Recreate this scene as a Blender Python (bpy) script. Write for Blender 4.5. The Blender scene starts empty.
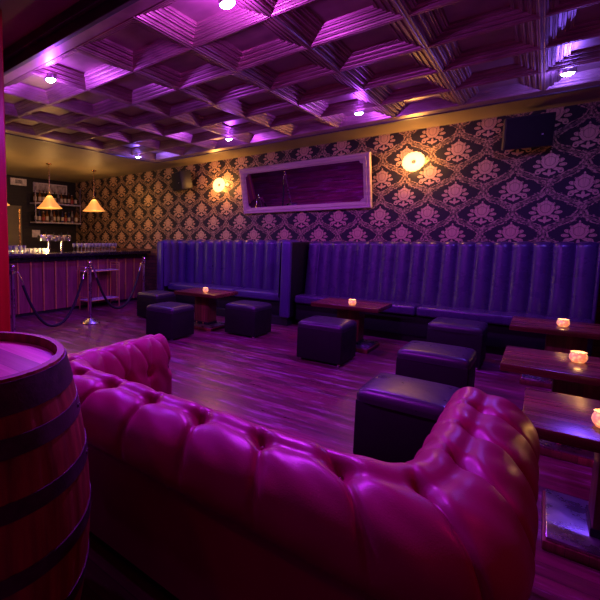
import bpy, bmesh, math, random
import numpy as np
from mathutils import Vector, Matrix
random.seed(4)
PI = math.pi
SC = bpy.context.scene
COL = SC.collection

# ------------------------------------------------------------------ helpers
def tag(o, label=None, cat=None, group=None, kind=None):
    if label: o['label'] = label
    if cat: o['category'] = cat
    if group: o['group'] = group
    if kind: o['kind'] = kind
    return o

def thing(name, label, cat, loc=(0, 0, 0), group=None):
    o = bpy.data.objects.new(name, None)
    o.empty_display_size = 0.1
    COL.objects.link(o)
    o.location = loc
    return tag(o, label, cat, group)

def wloc(o):
    v = Vector((0, 0, 0))
    while o is not None:
        v += o.location
        o = o.parent
    return v

def obj(name, bm, mat, parent=None, smooth=None, kind=None, label=None):
    """links a bmesh given in world coordinates as one mesh object"""
    if parent is not None:
        bmesh.ops.translate(bm, verts=bm.verts, vec=-wloc(parent))
    bmesh.ops.recalc_face_normals(bm, faces=bm.faces)
    if smooth is not None:
        for f in bm.faces: f.smooth = True
        if smooth < 180:
            lim = math.radians(smooth)
            for e in bm.edges:
                if len(e.link_faces) == 2 and e.calc_face_angle(0) > lim:
                    e.smooth = False
    me = bpy.data.meshes.new(name)
    bm.to_mesh(me); bm.free()
    for m in (mat if isinstance(mat, (list, tuple)) else [mat]):
        me.materials.append(m)
    o = bpy.data.objects.new(name, me)
    COL.objects.link(o)
    if parent is not None: o.parent = parent
    if kind: o['kind'] = kind
    if label: o['label'] = label
    return o

def dup(o, parent=None, loc=None, rotz=None, label=None):
    c = o.copy(); COL.objects.link(c)
    if parent is not None: c.parent = parent
    if loc is not None: c.location = loc
    if rotz is not None: c.rotation_euler = (0, 0, rotz)
    if label: c['label'] = label
    for ch in list(o.children):
        dup(ch, c)
    return c

def B(): return bmesh.new()

def box(bm, x0, x1, y0, y1, z0, z1, bev=0.0, seg=2, mi=0):
    r = bmesh.ops.create_cube(bm, size=1.0)
    vs = r['verts']
    for v in vs:
        v.co.x = x0 + (v.co.x + .5) * (x1 - x0)
        v.co.y = y0 + (v.co.y + .5) * (y1 - y0)
        v.co.z = z0 + (v.co.z + .5) * (z1 - z0)
    fs = {f for v in vs for f in v.link_faces}
    for f in fs: f.material_index = mi
    if bev > 0:
        es = list({e for v in vs for e in v.link_edges})
        bmesh.ops.bevel(bm, geom=es, offset=bev, segments=seg, profile=.5, affect='EDGES', clamp_overlap=True)
    return bm

def lathe(bm, prof, cx=0, cy=0, cz=0, n=24, close=False, fn=None):
    rings = []
    for r, z in prof:
        if r < 1e-6:
            rings.append([bm.verts.new((cx, cy, cz + z))])
        else:
            ring = []
            for i in range(n):
                a = 2 * PI * i / n
                rr = r * (fn(a, z) if fn else 1)
                ring.append(bm.verts.new((cx + rr * math.cos(a), cy + rr * math.sin(a), cz + z)))
            rings.append(ring)
    pairs = list(zip(rings[:-1], rings[1:]))
    if close: pairs.append((rings[-1], rings[0]))
    for a, b in pairs:
        for i in range(n):
            j = (i + 1) % n
            if len(a) == 1 and len(b) == 1: continue
            if len(a) == 1: bm.faces.new((a[0], b[j], b[i]))
            elif len(b) == 1: bm.faces.new((a[i], a[j], b[0]))
            else: bm.faces.new((a[i], a[j], b[j], b[i]))
    return bm

def tube(bm, pts, r, n=10, caps=True):
    pts = [Vector(p) for p in pts]
    rings = []
    prev = None
    for k, p in enumerate(pts):
        a = pts[max(k - 1, 0)]; b = pts[min(k + 1, len(pts) - 1)]
        t = (b - a).normalized()
        if prev is None:
            u = t.orthogonal().normalized()
        else:
            u = (prev - t * prev.dot(t)).normalized()
        prev = u
        w = t.cross(u)
        rr = r[k] if isinstance(r, (list, tuple)) else r
        rings.append([bm.verts.new(p + (u * math.cos(2 * PI * i / n) + w * math.sin(2 * PI * i / n)) * rr) for i in range(n)])
    for a, b in zip(rings[:-1], rings[1:]):
        for i in range(n):
            j = (i + 1) % n
            bm.faces.new((a[i], a[j], b[j], b[i]))
    if caps:
        bm.faces.new(rings[0][::-1]); bm.faces.new(rings[-1])
    return bm

def grid(bm, P, cap=False):
    n, m = len(P), len(P[0])
    V = [[bm.verts.new(P[i][j]) for j in range(m)] for i in range(n)]
    for i in range(n - 1):
        for j in range(m - 1):
            bm.faces.new((V[i][j], V[i + 1][j], V[i + 1][j + 1], V[i][j + 1]))
    return V

# ------------------------------------------------------------------ materials
class MatB:
    def __init__(s, name):
        s.m = bpy.data.materials.new(name); s.m.use_nodes = True
        s.t = s.m.node_tree; s.n = s.t.nodes
        s.bsdf = s.n['Principled BSDF']
    def node(s, typ, **kw):
        nd = s.n.new(typ)
        for k, v in kw.items(): setattr(nd, k, v)
        return nd
    def link(s, a, b): s.t.links.new(a, b)
    def set(s, **kw):
        names = dict(color='Base Color', rough='Roughness', metal='Metallic', trans='Transmission Weight', ior='IOR',
                     emis='Emission Color', estr='Emission Strength', coat='Coat Weight', coatr='Coat Roughness', sheen='Sheen Weight', spec='Specular IOR Level')
        for k, v in kw.items():
            if k in ('color', 'emis') and len(v) == 3: v = (*v, 1)
            s.bsdf.inputs[names[k]].default_value = v
        return s
    def coords(s, kind='Object', scale=(1, 1, 1), rot=(0, 0, 0)):
        tc = s.node('ShaderNodeTexCoord'); mp = s.node('ShaderNodeMapping')
        mp.inputs['Scale'].default_value = scale; mp.inputs['Rotation'].default_value = rot
        s.link(tc.outputs[kind], mp.inputs['Vector'])
        return mp.outputs[0]
    def noise(s, vec, scale, detail=4, rough=.55):
        nz = s.node('ShaderNodeTexNoise'); nz.inputs['Scale'].default_value = scale
        nz.inputs['Detail'].default_value = detail; nz.inputs['Roughness'].default_value = rough
        s.link(vec, nz.inputs['Vector']); return nz.outputs[0]
    def ramp(s, fac, stops):
        r = s.node('ShaderNodeValToRGB'); el = r.color_ramp.elements
        while len(el) < len(stops): el.new(.5)
        for e, (p, c) in zip(el, stops):
            e.position = p; e.color = (*c, 1) if len(c) == 3 else c
        s.link(fac, r.inputs[0]); return r.outputs[0]
    def maprange(s, v, a, b, c, d):
        r = s.node('ShaderNodeMapRange')
        for i, x in zip((1, 2, 3, 4), (a, b, c, d)): r.inputs[i].default_value = x
        s.link(v, r.inputs[0]); return r.outputs[0]
    def bump(s, h, strength=.3, dist=.01):
        b = s.node('ShaderNodeBump'); b.inputs['Strength'].default_value = strength; b.inputs['Distance'].default_value = dist
        s.link(h, b.inputs['Height']); s.link(b.outputs[0], s.bsdf.inputs['Normal'])

def simple(name, color, rough=.5, metal=0., var=.25, nscale=12, bump=0, **kw):
    M = MatB(name).set(color=color, rough=rough, metal=metal, **kw)
    v = M.coords()
    nz = M.noise(v, nscale)
    lo = tuple(c * (1 - var) for c in color); hi = tuple(min(1, c * (1 + var)) for c in color)
    M.link(M.ramp(nz, [(.3, lo), (.7, hi)]), M.bsdf.inputs['Base Color'])
    M.link(M.maprange(nz, .3, .7, max(.03, rough - .06), min(1, rough + .08)), M.bsdf.inputs['Roughness'])
    if bump:
        M.bump(M.noise(v, nscale * 6, 5), bump, .004)
    return M.m

def leather(name, color, rough=.35, gr=.12, spec=.5):
    M = MatB(name).set(color=color, rough=rough)
    v = M.coords()
    nz = M.noise(v, 5, 5)
    M.link(M.ramp(nz, [(.25, tuple(c * .86 for c in color)), (.75, tuple(c * 1.12 for c in color))]), M.bsdf.inputs['Base Color'])
    M.link(M.maprange(M.noise(v, 9, 3), .3, .7, rough - .07, rough + .1), M.bsdf.inputs['Roughness'])
    vo = M.node('ShaderNodeTexVoronoi'); vo.feature = 'DISTANCE_TO_EDGE'; vo.inputs['Scale'].default_value = 160
    M.link(v, vo.inputs['Vector'])
    ad = M.node('ShaderNodeMath', operation='MULTIPLY_ADD'); ad.inputs[1].default_value = 2.2
    M.link(M.noise(v, 22, 4), ad.inputs[0]); M.link(vo.outputs['Distance'], ad.inputs[2])
    M.bump(ad.outputs[0], gr, .004)
    M.set(spec=spec)
    return M.m

def wood(name, dark, light, axis='X', plank=0.0, rough=.35, scale=1.0, gap=.0, bump=.15, coat=0.):
    """planks running along axis; plank = width of a board (0 = no boards)"""
    M = MatB(name).set(rough=rough, coat=coat, coatr=.12)
    tc = M.node('ShaderNodeTexCoord')
    sp = M.node('ShaderNodeSeparateXYZ'); M.link(tc.outputs['Object'], sp.inputs[0])
    al = {'X': 0, 'Y': 1, 'Z': 2}[axis]
    ac = {'X': 1, 'Y': 0, 'Z': 0}[axis]
    third = 3 - al - ac
    cb = M.node('ShaderNodeCombineXYZ')
    def mul(sock, k):
        q = M.node('ShaderNodeMath', operation='MULTIPLY'); q.inputs[1].default_value = k
        M.link(sock, q.inputs[0]); return q.outputs[0]
    M.link(mul(sp.outputs[al], 2.2 * scale), cb.inputs[0]); M.link(mul(sp.outputs[ac], 34 * scale), cb.inputs[1]); M.link(mul(sp.outputs[third], 34 * scale), cb.inputs[2])
    vec = cb.outputs[0]
    if plank:
        fl = M.node('ShaderNodeMath', operation='FLOOR'); M.link(mul(sp.outputs[ac], 1 / plank), fl.inputs[0])
        wn = M.node('ShaderNodeTexWhiteNoise'); wn.noise_dimensions = '1D'; M.link(fl.outputs[0], wn.inputs['W'])
        # shift grain per board
        ad = M.node('ShaderNodeVectorMath', operation='ADD'); M.link(vec, ad.inputs[0])
        sc = M.node('ShaderNodeVectorMath', operation='SCALE'); sc.inputs['Scale'].default_value = 40
        M.link(wn.outputs['Color'], sc.inputs[0]); M.link(sc.outputs[0], ad.inputs[1]); vec = ad.outputs[0]
    nz = M.noise(vec, 1.0, 6, .6)
    colr = M.ramp(nz, [(.28, dark), (.72, light)])
    if plank:
        mx = M.node('ShaderNodeMix', data_type='RGBA', blend_type='MULTIPLY'); mx.inputs[0].default_value = 1
        M.link(colr, mx.inputs[6])
        M.link(M.ramp(wn.outputs['Value'], [(0, (.45, .45, .45)), (1, (1.25, 1.2, 1.2))]), mx.inputs[7])
        colr = mx.outputs[2]
        if gap:
            fr = M.node('ShaderNodeMath', operation='FRACT'); M.link(mul(sp.outputs[ac], 1 / plank), fr.inputs[0])
            pp = M.node('ShaderNodeMath', operation='PINGPONG'); pp.inputs[1].default_value = .5; M.link(fr.outputs[0], pp.inputs[0])
            g = M.maprange(pp.outputs[0], 0, gap, .12, 1)
            m2 = M.node('ShaderNodeMix', data_type='RGBA', blend_type='MULTIPLY'); m2.inputs[0].default_value = 1
            M.link(colr, m2.inputs[6]); M.link(g, m2.inputs[7]); colr = m2.outputs[2]
    M.link(colr, M.bsdf.inputs['Base Color'])
    M.link(M.maprange(nz, .25, .75, rough - .08, rough + .12), M.bsdf.inputs['Roughness'])
    M.bump(nz, bump, .004)
    return M.m

def glow(name, color, strength, base=(.8, .7, .5)):
    M = MatB(name).set(color=base, rough=.4, emis=color, estr=strength)
    return M.m

m_leather_red = leather('oxblood leather', (.32, .010, .092), .37, .08)
m_leather_blue = leather('midnight blue leather', (.058, .036, .125), .33, .06)
m_leather_blue2 = leather('violet black leather', (.050, .026, .085), .28, .06)
m_leather_black = leather('black vinyl', (.030, .024, .036), .33, .06)
m_vinyl_and_shade = leather('matt black vinyl and shade', (.010, .009, .009), .6, .05, .25)
m_plinth = simple('black plinth', (.012, .011, .013), .5)
m_table = wood('table boards', (.10, .022, .012), (.34, .10, .05), 'X', .155, .27, .7, .015, .06, 0)
m_table_leg = wood('pedestal boards', (.12, .03, .015), (.36, .12, .06), 'Z', .07, .35, 1, .02)
m_stave = wood('oak staves', (.085, .018, .008), (.33, .085, .036), 'Z', 0, .5, .8, 0, .3)
m_head = wood('oak barrel head', (.34, .15, .11), (.74, .44, .36), 'X', .085, .36, .9, .02, .2, .2)
m_hoop = simple('dark hoop iron', (.055, .040, .052), .5, .4, .4, 20, .2)
m_steel = simple('brushed steel', (.50, .48, .52), .28, 1., .08, 12)
m_chrome = simple('chrome', (.75, .73, .75), .12, 1., .1, 10)
m_brass = simple('brass', (.75, .48, .18), .25, 1., .15, 20)
m_gold_trim = simple('gold paint', (.62, .34, .10), .4, .25, .2, 25)
m_cart_gold = simple('cart gold', (.80, .46, .14), .35, .3, .1, 25)
m_black_metal = simple('black metal', (.02, .02, .024), .4, .6)
m_black_plastic = simple('black cabinet', (.014, .014, .018), .5)
m_grille = simple('speaker cloth', (.010, .010, .012), .8)
m_rope = simple('dark velvet rope', (.010, .007, .012), .8, 0, .3, 40, .3)
m_bar_top = simple('black bar top', (.018, .014, .016), .22)
m_post = wood('red painted post', (.30, .005, .003), (.48, .012, .006), 'Z', 0, .4, .6)
m_frame = wood('pale mirror frame', (.62, .45, .38), (.92, .72, .62), 'X', 0, .35, .5)
m_white = simple('off white card', (.62, .58, .52), .6)
m_vent = simple('white vent', (.70, .66, .60), .5)
m_door = simple('olive door', (.13, .115, .07), .45, 0, .2, 3)
m_glassy_white = simple('mirrored shelf', (.62, .58, .66), .25, .2)
m_bolt = simple('brass bolt', (.7, .45, .15), .35, 1.)

Mg = MatB('clear glass').set(color=(.95, .95, .95), rough=.06, trans=.72, ior=1.45); m_glass = Mg.m
Mm = MatB('mirror glass').set(color=(.72, .70, .72), rough=.02, metal=1.); m_mirror = Mm.m

def bottle_mat(name, c): return simple(name, c, .12, 0, .15, 8)
m_bottles = [bottle_mat('brown bottle glass', (.06, .022, .008)), bottle_mat('green bottle glass', (.012, .03, .014)),
             bottle_mat('amber spirit', (.22, .085, .02)), bottle_mat('clear spirit', (.28, .26, .26)), bottle_mat('blue bottle glass', (.03, .03, .12))]
m_label = [simple('cream label', (.65, .56, .42), .6), simple('dark label', (.06, .03, .05), .6), simple('red label', (.4, .05, .05), .6)]

# --- floor
def floor_mat():
    M = MatB('worn floor boards').set(rough=.3, coat=.15, coatr=.2)
    tc = M.node('ShaderNodeTexCoord'); v = tc.outputs['Object']
    br = M.node('ShaderNodeTexBrick')
    br.offset = .37; br.inputs['Scale'].default_value = 1.0
    br.inputs['Brick Width'].default_value = 1.9; br.inputs['Row Height'].default_value = .095
    br.inputs['Mortar Size'].default_value = .0022; br.inputs['Mortar Smooth'].default_value = .1; br.inputs['Bias'].default_value = 0
    br.inputs['Color1'].default_value = (.35, .35, .35, 1); br.inputs['Color2'].default_value = (1.15, 1.1, 1.1, 1); br.inputs['Mortar'].default_value = (.08, .08, .08, 1)
    M.link(v, br.inputs['Vector'])
    mp = M.node('ShaderNodeMapping'); mp.inputs['Scale'].default_value = (1.6, 22, 22); M.link(v, mp.inputs['Vector'])
    grain = M.noise(mp.outputs[0], 1.0, 7, .62)
    base = M.ramp(grain, [(.25, (.075, .007, .026)), (.75, (.25, .024, .088))])
    mx = M.node('ShaderNodeMix', data_type='RGBA', blend_type='MULTIPLY'); mx.inputs[0].default_value = .8
    M.link(base, mx.inputs[6]); M.link(br.outputs['Color'], mx.inputs[7])
    # scuffs: pale worn streaks along the boards
    mp2 = M.node('ShaderNodeMapping'); mp2.inputs['Scale'].default_value = (1.1, 7.5, 7.5); M.link(v, mp2.inputs['Vector'])
    sc = M.noise(mp2.outputs[0], 1.7, 9, .72)
    fac = M.maprange(sc, .53, .68, 0, .7)
    m2 = M.node('ShaderNodeMix', data_type='RGBA'); M.link(fac, m2.inputs[0])
    M.link(mx.outputs[2], m2.inputs[6]); m2.inputs[7].default_value = (.52, .15, .46, 1)
    M.link(m2.outputs[2], M.bsdf.inputs['Base Color'])
    M.link(M.maprange(sc, .3, .7, .24, .46), M.bsdf.inputs['Roughness'])
    ad = M.node('ShaderNodeMath', operation='MULTIPLY_ADD'); ad.inputs[1].default_value = .35
    M.link(grain, ad.inputs[0]); M.link(br.outputs['Fac'], ad.inputs[2])
    inv = M.node('ShaderNodeMath', operation='SUBTRACT'); inv.inputs[0].default_value = 1; M.link(ad.outputs[0], inv.inputs[1])
    M.bump(inv.outputs[0], .25, .004)
    return M.m
m_floor = floor_mat()

def brick_mat(name, c1, c2, mort, axes='XZ', rough=.7):
    M = MatB(name).set(rough=rough)
    tc = M.node('ShaderNodeTexCoord'); sp = M.node('ShaderNodeSeparateXYZ'); M.link(tc.outputs['Object'], sp.inputs[0])
    cb = M.node('ShaderNodeCombineXYZ')
    M.link(sp.outputs['XYZ'.index(axes[0])], cb.inputs[0]); M.link(sp.outputs['XYZ'.index(axes[1])], cb.inputs[1])
    br = M.node('ShaderNodeTexBrick'); br.inputs['Scale'].default_value = 1
    br.inputs['Brick Width'].default_value = .22; br.inputs['Row Height'].default_value = .075; br.inputs['Mortar Size'].default_value = .006
    for k, c in (('Color1', c1), ('Color2', c2), ('Mortar', mort)): br.inputs[k].default_value = (*c, 1)
    M.link(cb.outputs[0], br.inputs['Vector'])
    mx = M.node('ShaderNodeMix', data_type='RGBA', blend_type='MULTIPLY'); mx.inputs[0].default_value = .6
    M.link(br.outputs['Color'], mx.inputs[6]); M.link(M.ramp(M.noise(cb.outputs[0], 30, 5), [(.3, (.5, .5, .5)), (.7, (1.2, 1.2, 1.2))]), mx.inputs[7])
    M.link(mx.outputs[2], M.bsdf.inputs['Base Color'])
    inv = M.node('ShaderNodeMath', operation='SUBTRACT'); inv.inputs[0].default_value = 1; M.link(br.outputs['Fac'], inv.inputs[1])
    M.bump(inv.outputs[0], .6, .01)
    return M.m
m_brick_x = brick_mat('brown brick', (.20, .085, .04), (.12, .05, .026), (.05, .035, .025), 'XZ')
m_brick_black = brick_mat('black painted brick', (.013, .011, .012), (.009, .008, .009), (.004, .004, .004), 'YZ', .6)
m_brick_y = brick_mat('brown brick side', (.20, .085, .04), (.12, .05, .026), (.05, .035, .025), 'YZ')

# --- damask wallpaper: node maths in wall coordinates
class E:
    M = None
    def __init__(s, v): s.v = v
    @staticmethod
    def op(o, *a):
        nd = E.M.node('ShaderNodeMath', operation=o)
        for i, x in enumerate(a):
            if isinstance(x, E): x = x.v
            if isinstance(x, (int, float)): nd.inputs[i].default_value = float(x)
            else: E.M.link(x, nd.inputs[i])
        return E(nd.outputs[0])
    def __add__(s, o): return E.op('ADD', s, o)
    __radd__ = __add__
    def __sub__(s, o): return E.op('SUBTRACT', s, o)
    def __rsub__(s, o): return E.op('SUBTRACT', o, s)
    def __mul__(s, o): return E.op('MULTIPLY', s, o)
    __rmul__ = __mul__
    def __truediv__(s, o): return E.op('DIVIDE', s, o)
def e_abs(a): return E.op('ABSOLUTE', a)
def e_max(a, b): return E.op('MAXIMUM', a, b)
def e_min(a, b): return E.op('MINIMUM', a, b)
def e_sqrt(a): return E.op('SQRT', a)
def e_sin(a): return E.op('SINE', a)
def e_step(v, a, b):            # smooth 0..1 between a and b
    nd = E.M.node('ShaderNodeMapRange'); nd.interpolation_type = 'SMOOTHSTEP'
    for i, x in zip((1, 2, 3, 4), (a, b, 0, 1)): nd.inputs[i].default_value = x
    E.M.link(v.v, nd.inputs[0]); return E(nd.outputs[0])

def damask(name, axis, x0, z0, pu=.58, pv=.55):
    M = MatB(name); E.M = M
    g = M.node('ShaderNodeNewGeometry'); sp = M.node('ShaderNodeSeparateXYZ'); M.link(g.outputs['Position'], sp.inputs[0])
    X = E(sp.outputs['XYZ'.index(axis)]); Z = E(sp.outputs[2])
    u = (X - x0) * (1 / pu); v = (Z - z0) * (1 / pv)
    a = u - E.op('ROUND', u); b = v - E.op('ROUND', v)
    lim = E.op('COSINE', b * (2 * PI)) * .25 + .25
    inB = E.op('GREATER_THAN', e_abs(a), lim)
    a2 = a - E.op('SIGN', a) * .5; b2 = b - E.op('SIGN', b) * .5
    ax = e_abs(a + inB * (a2 - a)); y = b + inB * (b2 - b)
    sl = e_sin(y * (2 * PI)) * (.5 * PI)
    edge = (E.op('COSINE', y * (2 * PI)) * .25 + .25 - ax) / e_sqrt(sl * sl + 1)     # distance to the ogee line
    def ell(cx, cy, rx, ry, ang):
        c, s_ = math.cos(ang), math.sin(ang)
        px = ax - cx; py = y - cy
        q1 = (px * c + py * s_) * (1 / rx); q2 = (py * c - px * s_) * (1 / ry)
        return 1 - e_sqrt(q1 * q1 + q2 * q2)
    # crown shaped palmette: round fan of petals with a tip, side lobes and scrolls below
    core = ell(0, .055, .135, .165, 0)
    tip = e_max(ell(0, .225, .018, .06, 0), ell(0, .195, .05, .035, 0))
    petals = None
    for ang, rad, cy0, ln, w in ((-1.05, .175, -.03, .06, .040), (-1.45, .19, -.055, .06, .036), (-1.9, .16, -.07, .055, .034), (-.62, .165, .0, .05, .032)):
        p = ell(math.sin(-ang) * rad, cy0 + math.cos(ang) * rad, w, ln, ang)
        petals = p if petals is None else e_max(petals, p)
    base = e_max(ell(.05, -.205, .055, .026, .5), e_max(ell(0, -.185, .026, .085, 0), ell(.085, -.105, .075, .034, -.6)))
    scroll_r = e_sqrt((ax - .165) * (ax - .165) + (y + .165) * (y + .165))
    scroll = 1 - e_abs(scroll_r - .032) * (1 / .013)
    pal = e_max(e_max(core, tip), e_max(petals, e_max(base, scroll)))
    shape = e_step(pal, .02, .10)
    # veins drawn in the ground colour inside the petals
    vein = e_max(e_step(e_abs(core + .06), .06, .02), e_max(e_step(e_abs(core - .42), .05, .015), e_step(e_abs(petals - .40), .10, .03)))
    fan = e_step(e_sin(E.op('ARCTAN2', ax, y + .15) * 26), .55, .9) * e_step(pal, .05, .25)
    shape = shape * (1 - vein * .7) * (1 - fan * .28)
    # ogee band with a wavy edge, double line and leaves
    w1 = E(M.noise(g.outputs['Position'], 30, 3))
    ee = edge + (w1 - .5) * .05 + e_sin(y * 44) * .010
    line = e_step(e_abs(ee - .048), .020, .009)
    beads = e_step(e_abs(edge - .012) - e_abs(e_sin(y * 60)) * .010, .006, .0)
    vo = M.node('ShaderNodeTexVoronoi'); vo.inputs['Scale'].default_value = 34; M.link(g.outputs['Position'], vo.inputs['Vector'])
    leaf = e_step(E(vo.outputs['Distance']), .36, .27) * e_step(edge, .105, .07)
    by = .5 - e_abs(y)
    rr = e_sqrt(ax * ax + by * by)
    ra = E.op('ARCTAN2', by, ax)
    ros = e_step(rr - e_abs(e_sin(ra * 3)) * .035, .060, .045) * e_step(rr, .010, .022)
    r4 = e_sqrt((ax - .07) * (ax - .07) + (by - .12) * (by - .12))
    curl = e_step(e_abs(r4 - .034), .012, .005)
    brk = e_step(E(M.noise(g.outputs['Position'], 42, 2)), .42, .56)
    band = e_max(e_max(line * (brk * .5 + .22), beads * .35), e_max(leaf * .55, e_max(ros * .7, curl * .7)))
    mask = e_max(shape, band * e_step(pal, -.02, -.16))
    fab = E(M.noise(g.outputs['Position'], 180, 2))
    mask = mask * (fab * .5 + .75)
    cr = M.ramp(mask.v, [(.10, (.009, .006, .010)), (.9, (.60, .38, .22))])
    M.link(cr, M.bsdf.inputs['Base Color'])
    M.link(M.maprange(mask.v, 0, 1, .62, .42), M.bsdf.inputs['Roughness'])
    M.link(M.maprange(mask.v, 0, 1, 0, .35), M.bsdf.inputs['Metallic'])
    M.bump(mask.v, .15, .003)
    return M.m
m_damask = damask('black and gold damask', 'X', -.31, 1.42)
m_damask_side = damask('black and gold damask side', 'Y', .2, 1.42)

# --- ceilings
def tin_mat():
    M = MatB('bronzed tin').set(metal=.55, rough=.36)
    v = M.coords()
    nz = M.noise(v, 6, 5)
    M.link(M.ramp(nz, [(.3, (.32, .22, .17)), (.7, (.50, .36, .28))]), M.bsdf.inputs['Base Color'])
    M.link(M.maprange(nz, .3, .7, .30, .46), M.bsdf.inputs['Roughness'])
    return M.m
m_tin = tin_mat()
m_ceil = simple('tan painted ceiling', (.25, .20, .13), .55, 0, .15, 3)
m_beam = simple('dark moulding', (.05, .035, .04), .35, 0, .3, 8)

# ------------------------------------------------------------------ room
YW, XB, XR, YF, ZC, ZT = 7.05, -9.05, 3.1, -3.0, 2.88, 2.75
bm = box(B(), XB, XR, YF, YW, -.1, 0); obj('floor', bm, m_floor, kind='structure')
ZB = 1.15
bm = B(); box(bm, XB - .12, XR + .12, YW, YW + .12, ZB, ZC); wb = obj('wall_back', bm, m_damask, kind='structure')
bm = B(); box(bm, XB - .12, XR + .12, YW, YW + .12, 0, ZB); obj('lower_brickwork', bm, m_brick_x, wb)
bm = B(); box(bm, XB - .12, XB, YF, YW, 0, ZC); wl = obj('wall_left', bm, m_brick_black, kind='structure')
bm = B(); box(bm, XR, XR + .12, YF, YW, ZB, ZC); wr = obj('wall_right', bm, m_damask_side, kind='structure')
bm = B(); box(bm, XR, XR + .12, YF, YW, 0, ZB); obj('lower_brickwork', bm, m_brick_y, wr)

bm = box(B(), XB, XR, YF, YW, ZC, ZC + .1); ceil = obj('ceiling', bm, m_ceil, kind='structure')
# coffered tin field, dropped below the plain ceiling
def coffers():
    bm = B()
    sx, sy = .605, .61
    x0, y0, nx, ny = -3.13 - 3 * .605, 1.97, 13, 6
    fx0, fx1, fy0, fy1 = -5.10, XR - .002, 1.86, 5.80
    def q(*p): bm.faces.new([bm.verts.new(c) for c in p])
    # profile: inset from tile edge, height above ZT
    prof = [(0, 0), (.005, 0)]
    ins, h = .005, 0.
    for k in range(4):
        prof += [(ins + .003, h - .004), (ins + .009, h - .004), (ins + .012, h + .003), (ins + .022, h + .003), (ins + .026, h + .019), (ins + .040, h + .020)]
        ins += .040; h += .0165
    for i in range(nx):
        for j in range(ny):
            ax, ay = x0 + i * sx, y0 + j * sy
            rings = []
            for o, hh in prof:
                rings.append([bm.verts.new(c) for c in ((ax + o, ay + o, ZT + hh), (ax + sx - o, ay + o, ZT + hh), (ax + sx - o, ay + sy - o, ZT + hh), (ax + o, ay + sy - o, ZT + hh))])
            for A, C in zip(rings[:-1], rings[1:]):
                for k in range(4):
                    l = (k + 1) % 4
                    bm.faces.new((A[k], C[k], C[l], A[l]))
            bm.faces.new(rings[-1][::-1])
    ex, ey = x0 + nx * sx, y0 + ny * sy
    for (a, b, c, d) in ((fx0, fx1, fy0, y0), (fx0, fx1, ey, fy1), (fx0, x0, y0, ey), (ex, fx1, y0, ey)):
        if b > a and d > c: q((a, c, ZT), (a, d, ZT), (b, d, ZT), (b, c, ZT))
    for (a, c, b, d) in ((fx0, fy0, fx1, fy0), (fx0, fy1, fx1, fy1), (fx0, fy0, fx0, fy1)):
        q((a, c, ZT), (b, d, ZT), (b, d, ZC), (a, c, ZC))
    return bm
bmc = coffers()
cof = obj('coffered_tin_panel', bmc, m_tin, ceil, label='bronze coffered tin panel field')
bm = B()
box(bm, -5.135, XR, 1.815, 1.862, ZT - .012, ZC, .006)
box(bm, -5.135, XR, 1.775, 1.815, ZT + .06, ZC, .006)
box(bm, -5.135, XR, 5.798, 5.825, ZT - .010, ZC, .004)
box(bm, -5.135, -5.098, 1.862, 5.80, ZT - .010, ZC, .004)
obj('edge_moulding', bm, m_beam, ceil)

bm = B(); box(bm, -2.90, -2.655, 1.27, 1.475, 0, ZC, .012)
tag(obj('pillar', bm, m_post), 'red painted square pillar rising behind the barrel', 'pillar', kind='structure')

# back-of-bar door
bm = B(); box(bm, XB, XB + .05, 4.55, 5.36, 0, 2.17, .004); dr = obj('door_1', bm, m_door, kind='structure')
bm = B(); box(bm, XB + .05, XB + .075, 5.27, 5.31, 1.15, 2.1, .006); obj('pull_handle', bm, m_brass, dr)

# ------------------------------------------------------------------ ceiling fittings
def add_light(kind, name, loc, color, power, radius=.05, spot=None, blend=.5, rot=None):
    L = bpy.data.lights.new(name, kind); L.energy = power; L.color = color
    if kind in ('POINT', 'SPOT'): L.shadow_soft_size = radius
    if kind == 'SPOT': L.spot_size = math.radians(spot); L.spot_blend = blend
    o = bpy.data.objects.new(name, L); COL.objects.link(o); o.location = loc
    if rot: o.rotation_euler = rot
    return o

PUR = (.36, .014, 1.0); MAG = (.50, .010, .95); BLU = (.16, .05, 1.0); RED = (1.0, .008, .07)
downs = [((-1.42, 2.25), MAG, 'purple downlight above the chesterfield, nearest in the tin ceiling', 1.7),
         ((-3.13, 2.18), PUR, 'violet downlight in the tin ceiling near the front moulding on the left', 1.9),
         ((-4.91, 5.15), BLU, 'small blue downlight at the far left corner of the tin ceiling', .8),
         ((-3.18, 5.15), PUR, 'violet downlight in front of the left end of the mirror', 1.0),
         ((-1.54, 5.13), PUR, 'violet downlight in the tin ceiling between mirror and right sconce', 1.0),
         ((.04, 5.16), BLU, 'blue downlight in the tin ceiling before the right wall speaker', .85)]
for (x, y), c, lab, k in downs:
    t = thing('ceiling_downlight', lab, 'downlight', (x, y, ZT - .03), 'downlights in the tin ceiling')
    bm = lathe(B(), [(.040, .075), (.050, .075), (.054, .018), (.050, .012), (.044, .014), (.040, .02)], x, y, ZT - .03, 24, close=True)
    obj('housing', bm, m_steel, t, 40)
    bm = lathe(B(), [(0, -.004), (.025, .0), (.039, .012), (.041, .03), (0, .03)], x, y, ZT - .03, 20)
    gc = tuple(.55 + .45 * v for v in c)
    obj('lens', bm, glow('lit lens', gc, 60 * k), t, 60)
    add_light('SPOT', 'downlight beam', (x, y, ZT - .06), c, 105 * k, .04, 165, .8)
    add_light('POINT', 'downlight spill', (x, y, ZT - .12), tuple(.93 * v + .045 for v in c), 13 * k, .035)
# unseen downlights added over the rest of the room to light sofa, barrel and tables
for (x, y), c, p in (((1.5, 5.15), PUR, 45), ((1.3, 2.2), RED, 85), ((.9, -.5), RED, 6), ((-1.6, -.6), RED, 7), ((-2.2, .55), MAG, 21)):
    add_light('SPOT', 'downlight beam', (x, y, ZC - .05), c, p, .05, 150, .8)

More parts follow.
